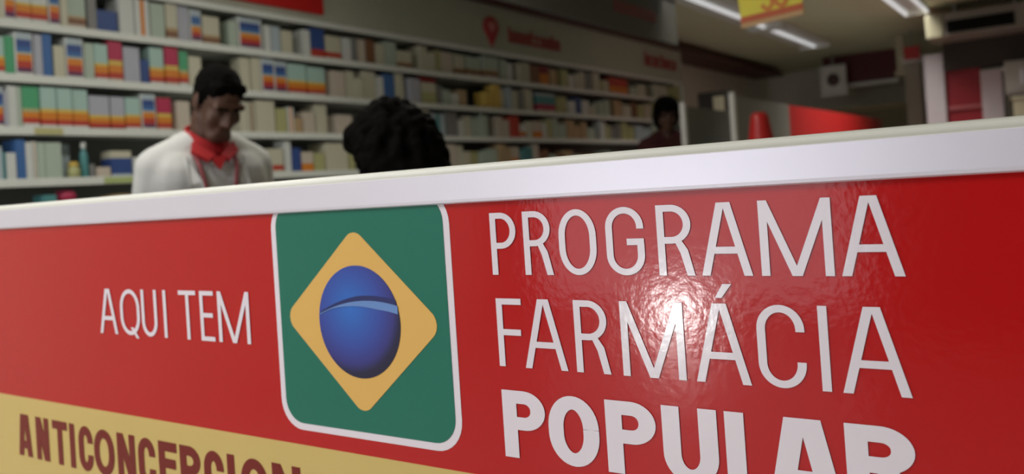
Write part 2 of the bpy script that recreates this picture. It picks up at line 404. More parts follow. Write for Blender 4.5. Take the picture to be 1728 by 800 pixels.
# red header sign, pin emblem and red lettering on the fascia
a = column_y(250, zz(1.25), -3.97); b = column_y(546, zz(1.2), -3.97)
rs = box('header_sign', (-3.99, a, zz(1.19)), (-3.965, b, zz(1.50)), M_RED, bev=.004); tag(rs, 'red rectangular header sign on the fascia above the shelves', 'sign')
M_FRED = mat('fascia_red', (.40, .035, .035), .5)
pc = at_x(828, 45, -3.985)
pin = thing('fascia_emblem', pc, 'round red pin-shaped emblem on the grey fascia above the shelves', 'emblem')
bm = bmesh.new()
pts = [(.075 * math.cos(PI * (-.22 + 1.44 * i / 28)), .085 * math.sin(PI * (-.22 + 1.44 * i / 28))) for i in range(29)] + [(0, -.165)]
R_ = [bm.verts.new((-.004, y * 1.35, z)) for y, z in pts]; R2_ = [bm.verts.new((.012, y * 1.35, z)) for y, z in pts]
bm.faces.new(R2_); bm.faces.new(R_[::-1])
for i in range(len(pts)): bm.faces.new((R_[i], R_[(i + 1) % len(pts)], R2_[(i + 1) % len(pts)], R2_[i]))
bmesh.ops.recalc_face_normals(bm, faces=bm.faces); mk('pin', bm, M_FRED, pin)
bm = bmesh.new()
for sy in (-1, 1): add_ell(bm, (.013, sy * .022, .012), (.006, .03, .028), sub=2)
add_ell(bm, (.013, 0, -.012), (.006, .03, .034), sub=2); mk('heart', bm, mat('pale_red', (.62, .20, .18), .5), pin)
# the lettering itself is too soft in the photo to read: rows of red strokes of letter size
def smudge_word(name, label, pa, pb, n, x, hgt, m):
    A, B = at_x(*pa, x), at_x(*pb, x)
    o = thing(name, (x, A.y, A.z), label, 'lettering')
    bm = bmesh.new(); L = B.y - A.y; stp = L / n; rnd = random.Random(n)
    for i in range(n):
        y = stp * i; wv = stp * .72
        t = hgt * (1 if i % 4 == 0 else .72)
        add_box(bm, (0, y, -hgt / 2), (.008, y + wv * .3, -hgt / 2 + t))
        add_box(bm, (0, y + wv * .3, -hgt / 2), (.008, y + wv, -hgt / 2 + hgt * .18))
        if rnd.random() < .7: add_box(bm, (0, y + wv * .7, -hgt / 2), (.008, y + wv, -hgt / 2 + hgt * .7))
        add_box(bm, (0, y + wv * .3, -hgt / 2 + hgt * .55), (.008, y + wv, -hgt / 2 + hgt * .72))
    mk('letters', bm, m, o)
    return o
smudge_word('fascia_lettering', 'row of red letters on grey fascia right of the pin emblem', (858, 58), (946, 75), 10, -3.985, .13, M_FRED)
smudge_word('fascia_lettering', 'red letters on the grey fascia near its far right end', (1088, 98), (1142, 112), 8, -3.985, .16, M_FRED)

# ------------------------------------------------------------------ goods on the shelves
PAL = dict(white=(.62, .64, .62), cream=(.55, .53, .41), palegreen=(.42, .50, .42), paleblue=(.41, .49, .54), lilac=(.42, .43, .50),
           orange=(.66, .22, .025), yellow=(.66, .46, .10), red=(.48, .05, .03), darkred=(.22, .015, .02), purple=(.13, .03, .10), navy=(.035, .075, .25),
           blue=(.05, .14, .36), green=(.08, .36, .18), teal=(.08, .26, .27), magenta=(.45, .03, .09), brown=(.22, .10, .05), tan=(.45, .32, .18),
           olive=(.42, .42, .20), grey=(.22, .22, .21), dark=(.05, .055, .06), pink=(.56, .49, .41), mint=(.38, .55, .50))
for k, v in PAL.items(): mat('carton_' + k, v, .5, vary=.05)
PK = list(PAL); PM = [MATS['carton_' + k] for k in PK]
STY = {  # look, bands from the bottom up (end fraction, colour)
 'rain': ('white carton with navy over orange-red bands', [(.06, 'white'), (.17, 'purple'), (.33, 'red'), (.49, 'orange'), (.54, 'palegreen'), (.66, 'blue'), (.84, 'navy'), (1, 'paleblue')]),
 'tealrain': ('white carton with teal over orange-red bands', [(.07, 'white'), (.20, 'purple'), (.33, 'red'), (.49, 'orange'), (.55, 'palegreen'), (.80, 'blue'), (1, 'paleblue')]),
 'orange': ('white carton with orange-red base stripe', [(.10, 'white'), (.24, 'red'), (.40, 'orange'), (.47, 'yellow'), (1, 'white')]),
 'gorange': ('pale green carton with orange base stripe', [(.07, 'white'), (.20, 'red'), (.38, 'orange'), (.47, 'yellow'), (1, 'mint')]),
 'lorange': ('lilac carton with dark orange base stripe', [(.06, 'darkred'), (.18, 'red'), (.32, 'orange'), (.42, 'yellow'), (1, 'lilac')]),
 'greenorange': ('green carton with orange base stripe', [(.10, 'white'), (.24, 'red'), (.38, 'orange'), (.47, 'olive'), (1, 'green')]),
 'redorange': ('red-topped carton with orange base stripe', [(.07, 'pink'), (.22, 'red'), (.40, 'orange'), (.52, 'yellow'), (.97, 'magenta'), (1, 'red')]),
 'creamred': ('cream carton with red base stripe', [(.08, 'cream'), (.30, 'red'), (1, 'cream')]),
 'creambrown': ('cream carton with brown base stripe', [(.06, 'cream'), (.24, 'brown'), (.34, 'tan'), (1, 'cream')]),
 'bluered': ('blue carton with red base stripe', [(.28, 'red'), (1, 'navy')]),
 'greenbrown': ('pale green carton with brown base stripe', [(.12, 'pink'), (.30, 'brown'), (.38, 'tan'), (1, 'palegreen')]),
 'redtan': ('tan carton with dark red top', [(.60, 'orange'), (1, 'darkred')]),
 'bluepink': ('teal-topped carton with magenta base', [(.10, 'cream'), (.40, 'magenta'), (.85, 'teal'), (1, 'paleblue')]),
 'navytop': ('cream-topped carton with navy front', [(.10, 'paleblue'), (.72, 'navy'), (1, 'cream')]),
 'yellowred': ('lime-based cream carton with red corner', [(.45, 'olive'), (.80, 'cream'), (1, 'darkred')]),
 'orred': ('scarlet carton with orange lower half', [(.45, 'orange'), (1, 'red')]),
 'orpink': ('pink carton with orange base', [(.40, 'orange'), (1, 'pink')]),
 'vorange': ('white carton with upright orange stripe', ('v', 'white', 'orange')),
 'vteal': ('pale blue carton with upright teal stripe', ('v', 'paleblue', 'teal')),
 'vbrown': ('cream carton with upright brown stripe', ('v', 'cream', 'brown')),
 'vgold': ('pale carton with thin upright orange stripe', ('v', 'white', 'tan')),
}
for k in PK: STY.setdefault(k, ({'palegreen': 'pale green', 'paleblue': 'pale blue', 'darkred': 'dark red', 'mint': 'pale mint', 'dark': 'near-black'}.get(k, k) + ' carton', [(1, k)]))
ORD = ['first', 'second', 'third', 'fourth', 'fifth', 'sixth', 'seventh', 'eighth', 'ninth', 'tenth', 'eleventh', 'twelfth', 'thirteenth', 'fourteenth', 'fifteenth', 'sixteenth', 'seventeenth', 'eighteenth', 'nineteenth']
TENS = ['', '', 'twenty', 'thirty', 'forty', 'fifty', 'sixty']
def ordinal(n):
    if n <= 19: return ORD[n - 1]
    return {0: {20: 'twentieth', 30: 'thirtieth', 40: 'fortieth', 50: 'fiftieth'}.get(n)}.get(n % 10) or TENS[n // 10] + '-' + ORD[n % 10 - 1]

def carton(style, y0, y1, z0, h, dep, name='medicine_carton', xf=None):
    look, bands = STY[style]
    xf = SX - .02 if xf is None else xf
    o_loc = (xf - dep / 2, (y0 + y1) / 2, z0)
    bm = bmesh.new(); wy = (y1 - y0) / 2; hx = dep / 2
    bands = list(bands)
    if bands[0] == 'v':
        ys = [-wy, -wy * .30, wy * .30, wy]; cs = [bands[1], bands[2], bands[1]]
        zs = [0, h]
        sect = lambda i: cs[i]
        for i in range(3):
            mi = PK.index(cs[i])
            for x, flip in ((hx, 0), (-hx, 1)):
                v = [bm.verts.new(p) for p in ((x, ys[i], 0), (x, ys[i + 1], 0), (x, ys[i + 1], h), (x, ys[i], h))]
                bm.faces.new(v if not flip else v[::-1]).material_index = mi
            v = [bm.verts.new(p) for p in ((-hx, ys[i], h), (hx, ys[i], h), (hx, ys[i + 1], h), (-hx, ys[i + 1], h))]; bm.faces.new(v).material_index = mi
            v = [bm.verts.new(p) for p in ((-hx, ys[i], 0), (hx, ys[i], 0), (hx, ys[i + 1], 0), (-hx, ys[i + 1], 0))]; bm.faces.new(v[::-1]).material_index = mi
        for y, fl in ((-wy, 0), (wy, 1)):
            v = [bm.verts.new(p) for p in ((-hx, y, 0), (hx, y, 0), (hx, y, h), (-hx, y, h))]
            bm.faces.new(v if not fl else v[::-1]).material_index = PK.index(bands[1])
        bmesh.ops.remove_doubles(bm, verts=bm.verts, dist=1e-5)
    else:
        z = 0; prev = None
        if style in ('rain', 'tealrain'):      # printed patch with white margins left and right
            ys = [-wy, -wy * .86, wy * .86, wy]; zs = [0] + [h * e for e, c in bands]
            for j, (e, c) in enumerate(bands):
                for i in range(3):
                    mi = PK.index(c if i == 1 else 'white')
                    v = [bm.verts.new(p) for p in ((hx, ys[i], zs[j]), (hx, ys[i + 1], zs[j]), (hx, ys[i + 1], zs[j + 1]), (hx, ys[i], zs[j + 1]))]; bm.faces.new(v).material_index = mi
                wi = PK.index('white')
                for y, fl in ((-wy, 0), (wy, 1)):
                    v = [bm.verts.new(p) for p in ((-hx, y, zs[j]), (hx, y, zs[j]), (hx, y, zs[j + 1]), (-hx, y, zs[j + 1]))]; bm.faces.new(v if not fl else v[::-1]).material_index = wi
                v = [bm.verts.new(p) for p in ((-hx, -wy, zs[j]), (-hx, wy, zs[j]), (-hx, wy, zs[j + 1]), (-hx, -wy, zs[j + 1]))]; bm.faces.new(v[::-1]).material_index = wi
            for zq, fl in ((0, 1), (h, 0)):
                for i in range(3):
                    v = [bm.verts.new(p) for p in ((-hx, ys[i], zq), (hx, ys[i], zq), (hx, ys[i + 1], zq), (-hx, ys[i + 1], zq))]; bm.faces.new(v[::-1] if fl else v).material_index = PK.index('white')
            bmesh.ops.remove_doubles(bm, verts=bm.verts, dist=1e-5)
            bands = []
        ring = lambda zq: [bm.verts.new(p) for p in ((-hx, -wy, zq), (hx, -wy, zq), (hx, wy, zq), (-hx, wy, zq))]
        if bands: prev = ring(0); bm.faces.new(prev[::-1]).material_index = PK.index(bands[0][1])
        for e, c in bands:
            nx = ring(h * e)
            for i in range(4): bm.faces.new((prev[i], prev[(i + 1) % 4], nx[(i + 1) % 4], nx[i])).material_index = PK.index(c)
            prev = nx
        if prev: bm.faces.new(prev).material_index = PK.index(bands[-1][1])
    sharp = [e for e in bm.edges if len(e.link_faces) == 2 and e.calc_face_angle(0) > 1]
    bmesh.ops.bevel(bm, geom=sharp, offset=.0022, segments=1, affect='EDGES')
    used = sorted({f.material_index for f in bm.faces}); remap = {u: i for i, u in enumerate(used)}
    for f in bm.faces: f.material_index = remap[f.material_index]
    o = mk(name, bm, [PM[u] for u in used]); o.location = o_loc
    return o

def bottle(y, z0, r, h, body, cap):
    t = thing('medicine_bottle', (SX - .03 - r, y, z0), '', 'bottle')
    bm = bmesh.new(); add_lathe(bm, [(r * .92, 0), (r, .004), (r, h * .62), (r * .85, h * .70), (r * .45, h * .78), (r * .45, h * .83)]); mk('bottle_body', bm, MATS['carton_' + body], t)
    bm = bmesh.new(); add_lathe(bm, [(r * .62, h * .82), (r * .64, h * .84), (r * .62, h * .985), (r * .55, h)]); mk('cap', bm, MATS['carton_' + cap], t)
    return t

ROWS = []
ROWS.append([(-22, 0, .9, 'white'), (0, 9, .95, 'cream'), (9, 30, .97, 'tealrain'), (30, 57, .97, 'orange'), (57, 85, .97, 'orange'), (86, 106, .97, 'rain'), (107, 117, .80, 'cream'), (117, 151, .80, 'greenbrown'),
 (152, 166, .98, 'grey'), (167, 205, .55, 'navy'), (206, 231, .96, 'white'), (232, 257, .97, 'vorange'), (258, 283, .93, 'palegreen'), (284, 304, .97, 'creambrown'), (305, 325, .97, 'lilac'), (326, 346, .93, 'tealrain'),
 (347, 376, .80, 'creambrown'), (390, 405, .76, 'palegreen'), (406, 448, .93, 'rain'), (450, 462, .80, 'white'), (463, 478, .80, 'paleblue'), (479, 498, .72, 'cream'), (516, 529, .85, 'white'), (530, 553, .95, 'bluered'),
 (554, 582, .78, 'creamred'), (584, 597, .78, 'white'), (598, 606, .80, 'grey'), (608, 622, .82, 'pink'), (623, 637, .84, 'brown'), (638, 654, .76, 'cream'), (655, 674, .88, 'palegreen'), (675, 700, .62, 'creambrown'),
 (713, 740, .86, 'cream'), (741, 749, .86, 'olive'), (750, 769, .82, 'pink'), (771, 789, .80, 'creambrown'), (791, 818, .80, 'greenbrown'), (819, 846, .90, 'greenbrown'), (848, 869, .84, 'palegreen'), (878, 899, .90, 'cream'),
 (900, 914, .84, 'brown'), (915, 931, .86, 'redtan'), (932, 945, .78, 'tan'), (951, 974, .78, 'olive'), (975, 992, .90, 'cream'), (993, 1003, .85, 'grey'), (1004, 1015, .92, 'cream'), (1016, 1031, .62, 'cream'),
 (1033, 1064, .82, 'orred'), (1066, 1094, .66, 'cream'), (1107, 1130, .78, 'cream'), (1132, 1152, .93, 'olive')])
ROWS.append([(-20, -1, .9, 'white'), (0, 11, .80, 'gorange'), (12, 28, .82, 'green'), (29, 61, .93, 'rain'), (62, 75, .92, 'lilac'), (76, 91, .95, 'blue'), (95, 114, .72, 'cream'), (115, 147, .93, 'rain'), (148, 164, .86, 'palegreen'),
 (165, 187, .86, 'gorange'), (188, 212, .97, 'redorange'), (213, 241, .86, 'lilac'), (243, 257, .60, 'navy'), (258, 282, .92, 'gorange'), (283, 306, .97, 'redorange'), (307, 322, .90, 'greenorange'), (323, 345, .80, 'cream'),
 (412, 428, .92, 'cream'), (429, 444, .94, 'cream'), (445, 468, .95, 'rain'), (469, 491, .93, 'rain'), (492, 523, .90, 'gorange'), (524, 554, .86, 'gorange'), (564, 588, .82, 'pink'), (590, 618, .80, 'cream'), (619, 640, .92, 'cream'), (641, 653, .80, 'white'),
 (654, 671, .90, 'blue'), (673, 686, .95, 'cream'), (694, 714, .84, 'lilac'), (715, 741, .93, 'yellowred'), (743, 765, .66, 'grey'), (766, 792, .60, 'tan'), (821, 837, .62, 'yellow'), (838, 856, .90, 'yellow'), (859, 879, .86, 'paleblue'),
 (881, 889, .80, 'grey'), (890, 904, .90, 'cream'), (911, 942, .80, 'bluepink'), (943, 961, .75, 'olive'), (963, 985, .78, 'navy'), (986, 998, .66, 'white'), (999, 1013, .60, 'palegreen'), (1014, 1034, .80, 'palegreen'),
 (1040, 1069, .78, 'tan'), (1071, 1079, .8, 'brown'), (1080, 1103, .80, 'pink'), (1104, 1128, .86, 'olive'), (1130, 1152, .8, 'cream')])
ROWS.append([(-22, -2, .9, 'cream'), (0, 11, .88, 'rain'), (12, 18, .8, 'lilac'), (19, 34, .93, 'white'), (35, 42, .92, 'palegreen'), (43, 72, .92, 'greenorange'), (73, 100, .93, 'gorange'), (101, 127, .93, 'gorange'), (128, 155, .93, 'gorange'), (156, 191, .80, 'lorange'),
 (192, 216, .80, 'lorange'), (217, 243, .80, 'gorange'), (244, 270, .92, 'rain'), (271, 295, .84, 'redorange'), (303, 326, .78, 'pink'), (410, 423, .86, 'cream'), (424, 436, .86, 'vbrown'), (437, 470, .92, 'cream'), (471, 490, .72, 'olive'), (491, 501, .78, 'vorange'),
 (502, 516, .45, 'tan'), (517, 538, .66, 'pink'), (539, 558, .90, 'cream'), (574, 600, .62, 'pink'), (704, 716, .9, 'brown'), (717, 729, .92, 'cream'), (731, 757, .84, 'vteal'), (758, 776, .90, 'grey'), (778, 801, .80, 'cream'), (802, 827, .88, 'palegreen'),
 (843, 865, .82, 'pink'), (866, 881, .92, 'red'), (882, 893, .58, 'orange'), (894, 903, .72, 'cream'), (904, 919, .74, 'orpink'), (920, 935, .84, 'olive'), (936, 960, .86, 'palegreen'), (961, 985, .80, 'tan'), (986, 1008, .74, 'tan'), (1018, 1033, .86, 'white'),
 (1034, 1052, .80, 'grey'), (1053, 1075, .86, 'olive'), (1076, 1102, .76, 'paleblue'), (1104, 1126, .78, 'palegreen'), (1128, 1150, .8, 'cream')])
ROWS.append([(-20, -2, .8, 'white'), (0, 8, .74, 'paleblue'), (9, 15, .62, 'teal'), (16, 31, .60, 'white'), (32, 47, .90, 'blue'), (48, 58, .84, 'white'), (59, 67, .86, 'vgold'), (68, 80, .84, 'palegreen'), (81, 110, .84, 'palegreen'), (111, 141, .84, 'paleblue'),
 (158, 164, .32, 'grey'), (168, 192, .24, 'pink'), (193, 229, .64, 'navytop'), (230, 246, .48, 'white'), (458, 485, .70, 'creamred'), (486, 497, .95, 'white'), (498, 513, .72, 'navy'), (514, 534, .60, 'orpink'), (535, 554, .56, 'olive'), (555, 593, .88, 'cream'), (594, 604, .7, 'olive'),
 (720, 748, .70, 'red'), (756, 774, .88, 'pink'), (775, 798, .76, 'cream'), (799, 812, .60, 'olive'), (814, 844, .70, 'palegreen'), (846, 867, .86, 'tan'), (868, 882, .80, 'orpink'), (884, 903, .78, 'teal'), (904, 913, .90, 'pink'), (914, 930, .66, 'brown'), (931, 955, .5, 'brown'), (957, 985, .55, 'tan'), (987, 1010, .5, 'brown'), (1012, 1035, .6, 'palegreen')])
ROWS.append([(52, 78, .6, 'dark'), (80, 103, .80, 'teal'), (198, 226, .74, 'tan')])
ROWN = ['on top shelf', 'on second shelf down', 'on third shelf down', 'on fourth shelf down', 'on lowest visible shelf']
items = []
for r, row in enumerate(ROWS):
    z0 = zz(SB[r + 1] + TH); gap = SB[r] - SB[r + 1] - TH
    ents = [(x0, x1, 'c', hf, st) for x0, x1, hf, st in row if x1 > 0]
    if r == 3: ents += [(144, 157, 'b', .86, ('teal', 'white')), (122, 143, 'j', .38, ('yellow', 'olive'))]
    if r == 4: ents += [(104, 146, 'j', .90, ('magenta', 'red'))]
    if r == 2: ents += [(602, 625, 'j', .6, ('white', 'cream'))] if False else []
    ents2 = []
    rs_ = random.Random(11 + r)
    for e in ents:                              # wide plain runs are pairs of cartons of unequal height
        if e[2] == 'c' and e[4] in PK and e[1] > 600 and column_y(e[1], z0) - column_y(e[0], z0) > .15:
            cut = e[0] + (e[1] - e[0]) * rs_.uniform(.40, .58)
            d_ = rs_.uniform(.05, .20) * rs_.choice((-1, 1))
            ents2 += [(e[0], cut, 'c', min(.95, e[3] + max(0, d_) * .4), e[4]), (cut, e[1], 'c', max(.45, min(.95, e[3] - abs(d_))), e[4] if rs_.random() < .6 else rs_.choice(('cream', 'white', 'olive', 'palegreen')))]
            if d_ < 0: ents2[-2:] = [(e[0], cut, 'c', ents2[-1][3], ents2[-1][4]), (cut, e[1], 'c', ents2[-2][3], ents2[-2][4])]
        else: ents2.append(e)
    ents = ents2
    ents.sort(key=lambda e: e[0])
    for n, (x0, x1, kd, hf, st) in enumerate(ents, 1):
        h = gap * hf; zm = z0 + h * .5
        ya, yb = column_y(max(x0, -40), zm), column_y(x1, zm)
        if kd == 'c':
            if yb - ya > .05: yb -= min(.03, (yb - ya) * .06)
            o = carton(st, ya, yb, z0, h, .09 + .07 * random.random(), xf=SX - .115 if (r == 3 and x0 == 111) else SX - .018 - .012 * random.random())
            look = STY[st][0]
            siz = 'tall ' if hf >= .9 else ('low ' if hf < .62 else '')
            cat = 'carton'
        elif kd == 'b':
            o = bottle((ya + yb) / 2, z0, (yb - ya) / 2, h, *st); look = 'dark teal bottle with white cap'; siz = ''; cat = 'bottle'
        else:
            rr = (yb - ya) / 2
            xf = SX - .016 - rr
            o = thing('medicine_jar', (xf, (ya + yb) / 2, z0), '', 'jar')
            hh = h
            bm = bmesh.new(); add_lathe(bm, [(rr * .75, 0), (rr * .95, .006), (rr, hh * .35), (rr * .95, hh * .6), (rr * .7, hh * .72)]); mk('jar_body', bm, MATS['carton_' + st[1]], o)
            bm = bmesh.new(); add_lathe(bm, [(rr * .80, hh * .71), (rr * .80, hh * .9), (rr * .55, hh)]); mk('lid', bm, MATS['carton_' + st[0]], o)
            look = 'squat yellow-lidded jar' if r == 3 else 'round magenta jar'; siz = ''; cat = 'jar'
        if kd == 'j' and r == 3:
            pass
        tag(o, f'{siz}{look}, {ordinal(n) if n <= len(ents) // 2 else ordinal(len(ents) + 1 - n)} from the {"left" if n <= len(ents) // 2 else "right"} {ROWN[r]}', cat, f'goods {ROWN[r]}')
        items.append(o)

# ------------------------------------------------------------------ people
M_SKIN = mat('brown_skin', (.095, .042, .026), .55, vary=.08, vscale=25)
M_SKIN2 = mat('tan_skin', (.13, .062, .04), .55, vary=.08, vscale=25)
M_HAIR = mat('black_hair', (.0032, .0024, .002), .85, spec=.05, bump=.6, bscale=220)
M_COAT = mat('white_cotton', (.62, .62, .61), .85, bump=.3, bscale=60)
M_POLO = mat('red_cotton', (.40, .008, .012), .8)
M_DARKCLOTH = mat('dark_trousers', (.02, .022, .03), .85)
M_SHOE = mat('black_leather', (.01, .01, .01), .4)
M_MAROONCLOTH = mat('dark_red_cotton', (.055, .008, .008), .85)
M_LANYARD = mat('red_ribbon', (.26, .05, .06), .7)
M_EYE = mat('lowered_eyelid', (.075, .034, .022), .5)

def person(name, loc, facing, label, height=1.70, lean=.12, head_pitch=.3, head_yaw=0., hair='short', top='coat', skin=None, vox=.009, arms='work'):
    skin = skin or M_SKIN
    k = height / 1.72
    rz = math.atan2(facing[0], -facing[1])
    P = thing(name, loc, label, 'person', rz=rz)
    hipz = .93
    LM = Matrix.Translation((0, 0, hipz)) @ Matrix.Rotation(lean, 4, 'X') @ Matrix.Translation((0, 0, -hipz))
    K = Matrix.Scale(k, 4)
    LM = K @ LM
    neck = Vector((0, .0, 1.50))
    HM = LM @ Matrix.Translation((0, -.012, 1.505)) @ Matrix.Rotation(head_yaw, 4, 'Z') @ Matrix.Rotation(head_pitch, 4, 'X') @ Matrix.Translation((0, -.012, .118)) @ Matrix.Scale(.95, 4)
    def torso(bm, g, low=.9):
        add_ell(bm, (0, .005, .95), (.155 + g, .108 + g, .12), LM); add_ell(bm, (0, 0, 1.10), (.145 + g, .10 + g, .16), LM)
        add_ell(bm, (0, .005, 1.27), (.165 + g, .112 + g, .165), LM)
        add_cap(bm, (-.145, .015, 1.380), .054 + g, (.145, .015, 1.380), .054 + g, M=LM)
        add_cap(bm, (-.07, .02, 1.43), .05 + g, (.07, .02, 1.43), .05 + g, M=LM)
        for s in (-1, 1):
            add_cap(bm, (s * .05, .018, 1.43), .056 + g, (s * .165, .015, 1.372), .054 + g, M=LM)
            add_cap(bm, (s * .10, -.01, 1.34), .085 + g, (s * .10, -.005, 1.18), .078 + g, M=LM)
    arm = []
    for s in (-1, 1):
        sh = LM @ Vector((s * .168, .015, 1.375))
        if arms == 'work':
            el = LM @ Vector((s * .205, .02, 1.10)); wr = LM @ Vector((s * .12, -.18, .985)); hd = (Vector((-s * .25, -1, -.35))).normalized()
        else:
            el = LM @ Vector((s * .225, .03, 1.10)); wr = K @ Vector((s * .235, -.10 - lean * .15, .86)); hd = Vector((0, -.15, -1)).normalized()
        arm.append((s, sh, el, wr, hd))
    def arms_to(bm, g):
        for s, sh, el, wr, hd in arm:
            add_cap(bm, sh, (.052 + g) * k, el, (.041 + g) * k); add_cap(bm, el, (.041 + g) * k, wr, (.029 + g) * k)
    legs = [(s, K @ Vector((s * .088, .0, .92)), K @ Vector((s * .098, -.012, .50)), K @ Vector((s * .10, .02, .085))) for s in (-1, 1)]
    # body: one continuous skin
    bm = bmesh.new(); torso(bm, 0); arms_to(bm, 0)
    for s, hp, kn, an in legs:
        add_cap(bm, hp, .085 * k, kn, .056 * k); add_cap(bm, kn, .056 * k, an, .036 * k)
        add_cap(bm, an + Vector((0, .02, -.045 * k)), .034 * k, K @ Vector((s * .112, -.125, .034)), .03 * k)
    add_cap(bm, (0, .02, 1.41), .06, (0, -.005, 1.54), .053, M=LM)
    for s, sh, el, wr, hd in arm:       # hands: palm, four curled fingers, thumb
        side = Vector((s, 0, 0)); side = (side - hd * side.dot(hd)).normalized(); dn = hd.cross(side) * (1 if hd.cross(side).z < 0 else -1)
        pc_ = wr + hd * .05 * k
        R = Matrix((side, hd, dn)).transposed().to_4x4()
        add_ell(bm, pc_, (.040 * k, .052 * k, .016 * k), rot=R, sub=2)
        for i, (off, ln) in enumerate(((.028, .066), (.010, .076), (-.009, .072), (-.027, .056))):
            b0 = pc_ + side * off * k + hd * .040 * k; b1 = b0 + (hd * .9 + dn * .35).normalized() * ln * .5 * k; b2 = b1 + (hd * .5 + dn * .85).normalized() * ln * .5 * k
            add_cap(bm, b0, .0095 * k, b1, .0088 * k, seg=8); add_cap(bm, b1, .0088 * k, b2, .0075 * k, seg=8)
        t0 = pc_ - side * .028 * k - hd * .012 * k; t1 = t0 + (-side * .7 + hd * .7 + dn * .2).normalized() * .036 * k; t2 = t1 + (hd * .9 + dn * .3).normalized() * .028 * k
        add_cap(bm, t0, .012 * k, t1, .0105 * k, seg=8); add_cap(bm, t1, .0105 * k, t2, .009 * k, seg=8)
    # head with a face
    add_ell(bm, (0, .015, .035), (.074, .093, .083), HM); add_ell(bm, (0, -.022, -.035), (.060, .068, .085), HM)
    add_cap(bm, (-.018, -.062, -.100), .026, (.018, -.062, -.100), .026, M=HM)
    for s in (-1, 1):
        add_ell(bm, (s * .036, -.052, -.030), (.030, .032, .030), HM, sub=2)
        add_ell(bm, (s * .075, .012, -.008), (.011, .024, .034), HM, sub=2)
        add_ell(bm, (s * .013, -.094, -.034), (.012, .012, .009), HM, sub=2)
        add_cap(bm, (s * .052, .0, -.06), .022, (s * .018, -.055, -.104), .022, M=HM)
    add_cap(bm, (0, -.084, .012), .010, (0, -.104, -.028), .0145, M=HM)
    add_cap(bm, (-.045, -.074, .026), .014, (.045, -.074, .026), .014, M=HM)
    add_cap(bm, (-.019, -.083, -.064), .0085, (.019, -.083, -.064), .0085, M=HM); add_cap(bm, (-.016, -.082, -.076), .009, (.016, -.082, -.076), .009, M=HM)
    link('body', fuse(bm, vox * .75, 2), skin, P)
    for s in (-1, 1):
        bm = bmesh.new(); add_ell(bm, (s * .031, -.077, .004), (.015, .011, .0075), HM, sub=2); mk('eye', bm, M_EYE if hair == 'short' else M_BLACK, P, True)
        bm = bmesh.new(); add_cap(bm, (s * .014, -.091, .026), .0045, (s * .048, -.083, .028), .0035, M=HM); mk('eyebrow', bm, M_HAIR, P, True)
    # hair
    bm = bmesh.new()
    if hair == 'short':
        add_ell(bm, (0, .022, .046), (.079, .094, .080), HM); add_ell(bm, (0, .048, .010), (.070, .068, .072), HM)
        add_cap(bm, (-.042, -.040, .078), .022, (.042, -.040, .078), .022, M=HM)
        for s in (-1, 1): add_cap(bm, (s * .066, .0, .045), .016, (s * .070, -.008, .0), .010, M=HM)
        me = fuse(bm, vox * .75, 2)
        for v in me.vertices: v.co += v.normal * .004 * noise.noise(v.co * 70)
    else:
        if hair == 'curly':
            for c, r in (((0, .045, .035), (.135, .135, .125)), ((0, .085, -.05), (.125, .11, .13)), ((-.06, .06, -.13), (.085, .09, .12)), ((.07, .06, -.13), (.085, .09, .12)), ((0, .10, -.19), (.12, .08, .10)), ((.04, -.01, .085), (.09, .085, .07))):
                add_ell(bm, c, r, HM)
            rnd = random.Random(5)
            for i in range(150):
                d = Vector((rnd.gauss(0, 1), rnd.gauss(.35, 1), rnd.gauss(-.1, 1))).normalized()
                p = Vector((d.x * .135, .06 + d.y * .13, -.04 + d.z * .19))
                if p.y < -.03 and abs(p.x) < .08 and p.z < .08: continue
                q = p + Vector((d.x * .012, d.y * .012, -.03 - .02 * rnd.random()))
                add_cap(bm, p, .016 + .01 * rnd.random(), q, .011, seg=7, M=HM)
        else:
            add_ell(bm, (0, .026, .045), (.108, .112, .098), HM); add_ell(bm, (0, .055, -.04), (.112, .085, .12), HM)
            add_cap(bm, (-.055, -.035, .075), .03, (.055, -.035, .075), .03, M=HM)
        me = fuse(bm, vox * .8, 1)
        for v in me.vertices: v.co += v.normal * .008 * noise.noise(v.co * 38)
    link('hair', me, M_HAIR, P)
    # clothes
    bm = bmesh.new()
    torso(bm, .014 if top == 'coat' else .012); arms_to(bm, .013 if top == 'coat' else .012)
    if top == 'coat':
        add_ell(bm, K @ Vector((0, .0, .86)), (.180 * k, .135 * k, .18 * k)); add_ell(bm, K @ Vector((0, .0, .68)), (.190 * k, .14 * k, .16 * k))
    me = fuse(bm, vox, 9)
    for v in me.vertices: v.co += v.normal * .006 * noise.noise(Vector((v.co.x * 9, v.co.y * 9, v.co.z * 5)))
    c = link('lab_coat' if top == 'coat' else 'blouse', me, M_COAT if top == 'coat' else (M_MAROONCLOTH if top == 'maroon' else M_DARKCLOTH), P)
    bm = bmesh.new()
    for s, hp, kn, an in legs:
        add_cap(bm, hp, .100 * k, kn, .078 * k); add_cap(bm, kn, .078 * k, an + Vector((0, 0, .02)), .062 * k)
    add_ell(bm, K @ Vector((0, .005, .95)), (.168 * k, .122 * k, .10 * k)); link('trousers', fuse(bm, vox, 2), M_DARKCLOTH, P)
    for s, hp, kn, an in legs:
        bm = bmesh.new(); add_cap(bm, an + Vector((0, .022, -.043 * k)), .042 * k, K @ Vector((s * .113, -.135, .041)), .041 * k); add_cap(bm, an + Vector((0, .01, .0)), .046 * k, an + Vector((0, .01, -.04 * k)), .044 * k)
        me = fuse(bm, vox, 1)
        for v in me.vertices: v.co.z = max(v.co.z, .002)
        link('shoe', me, M_SHOE, P)
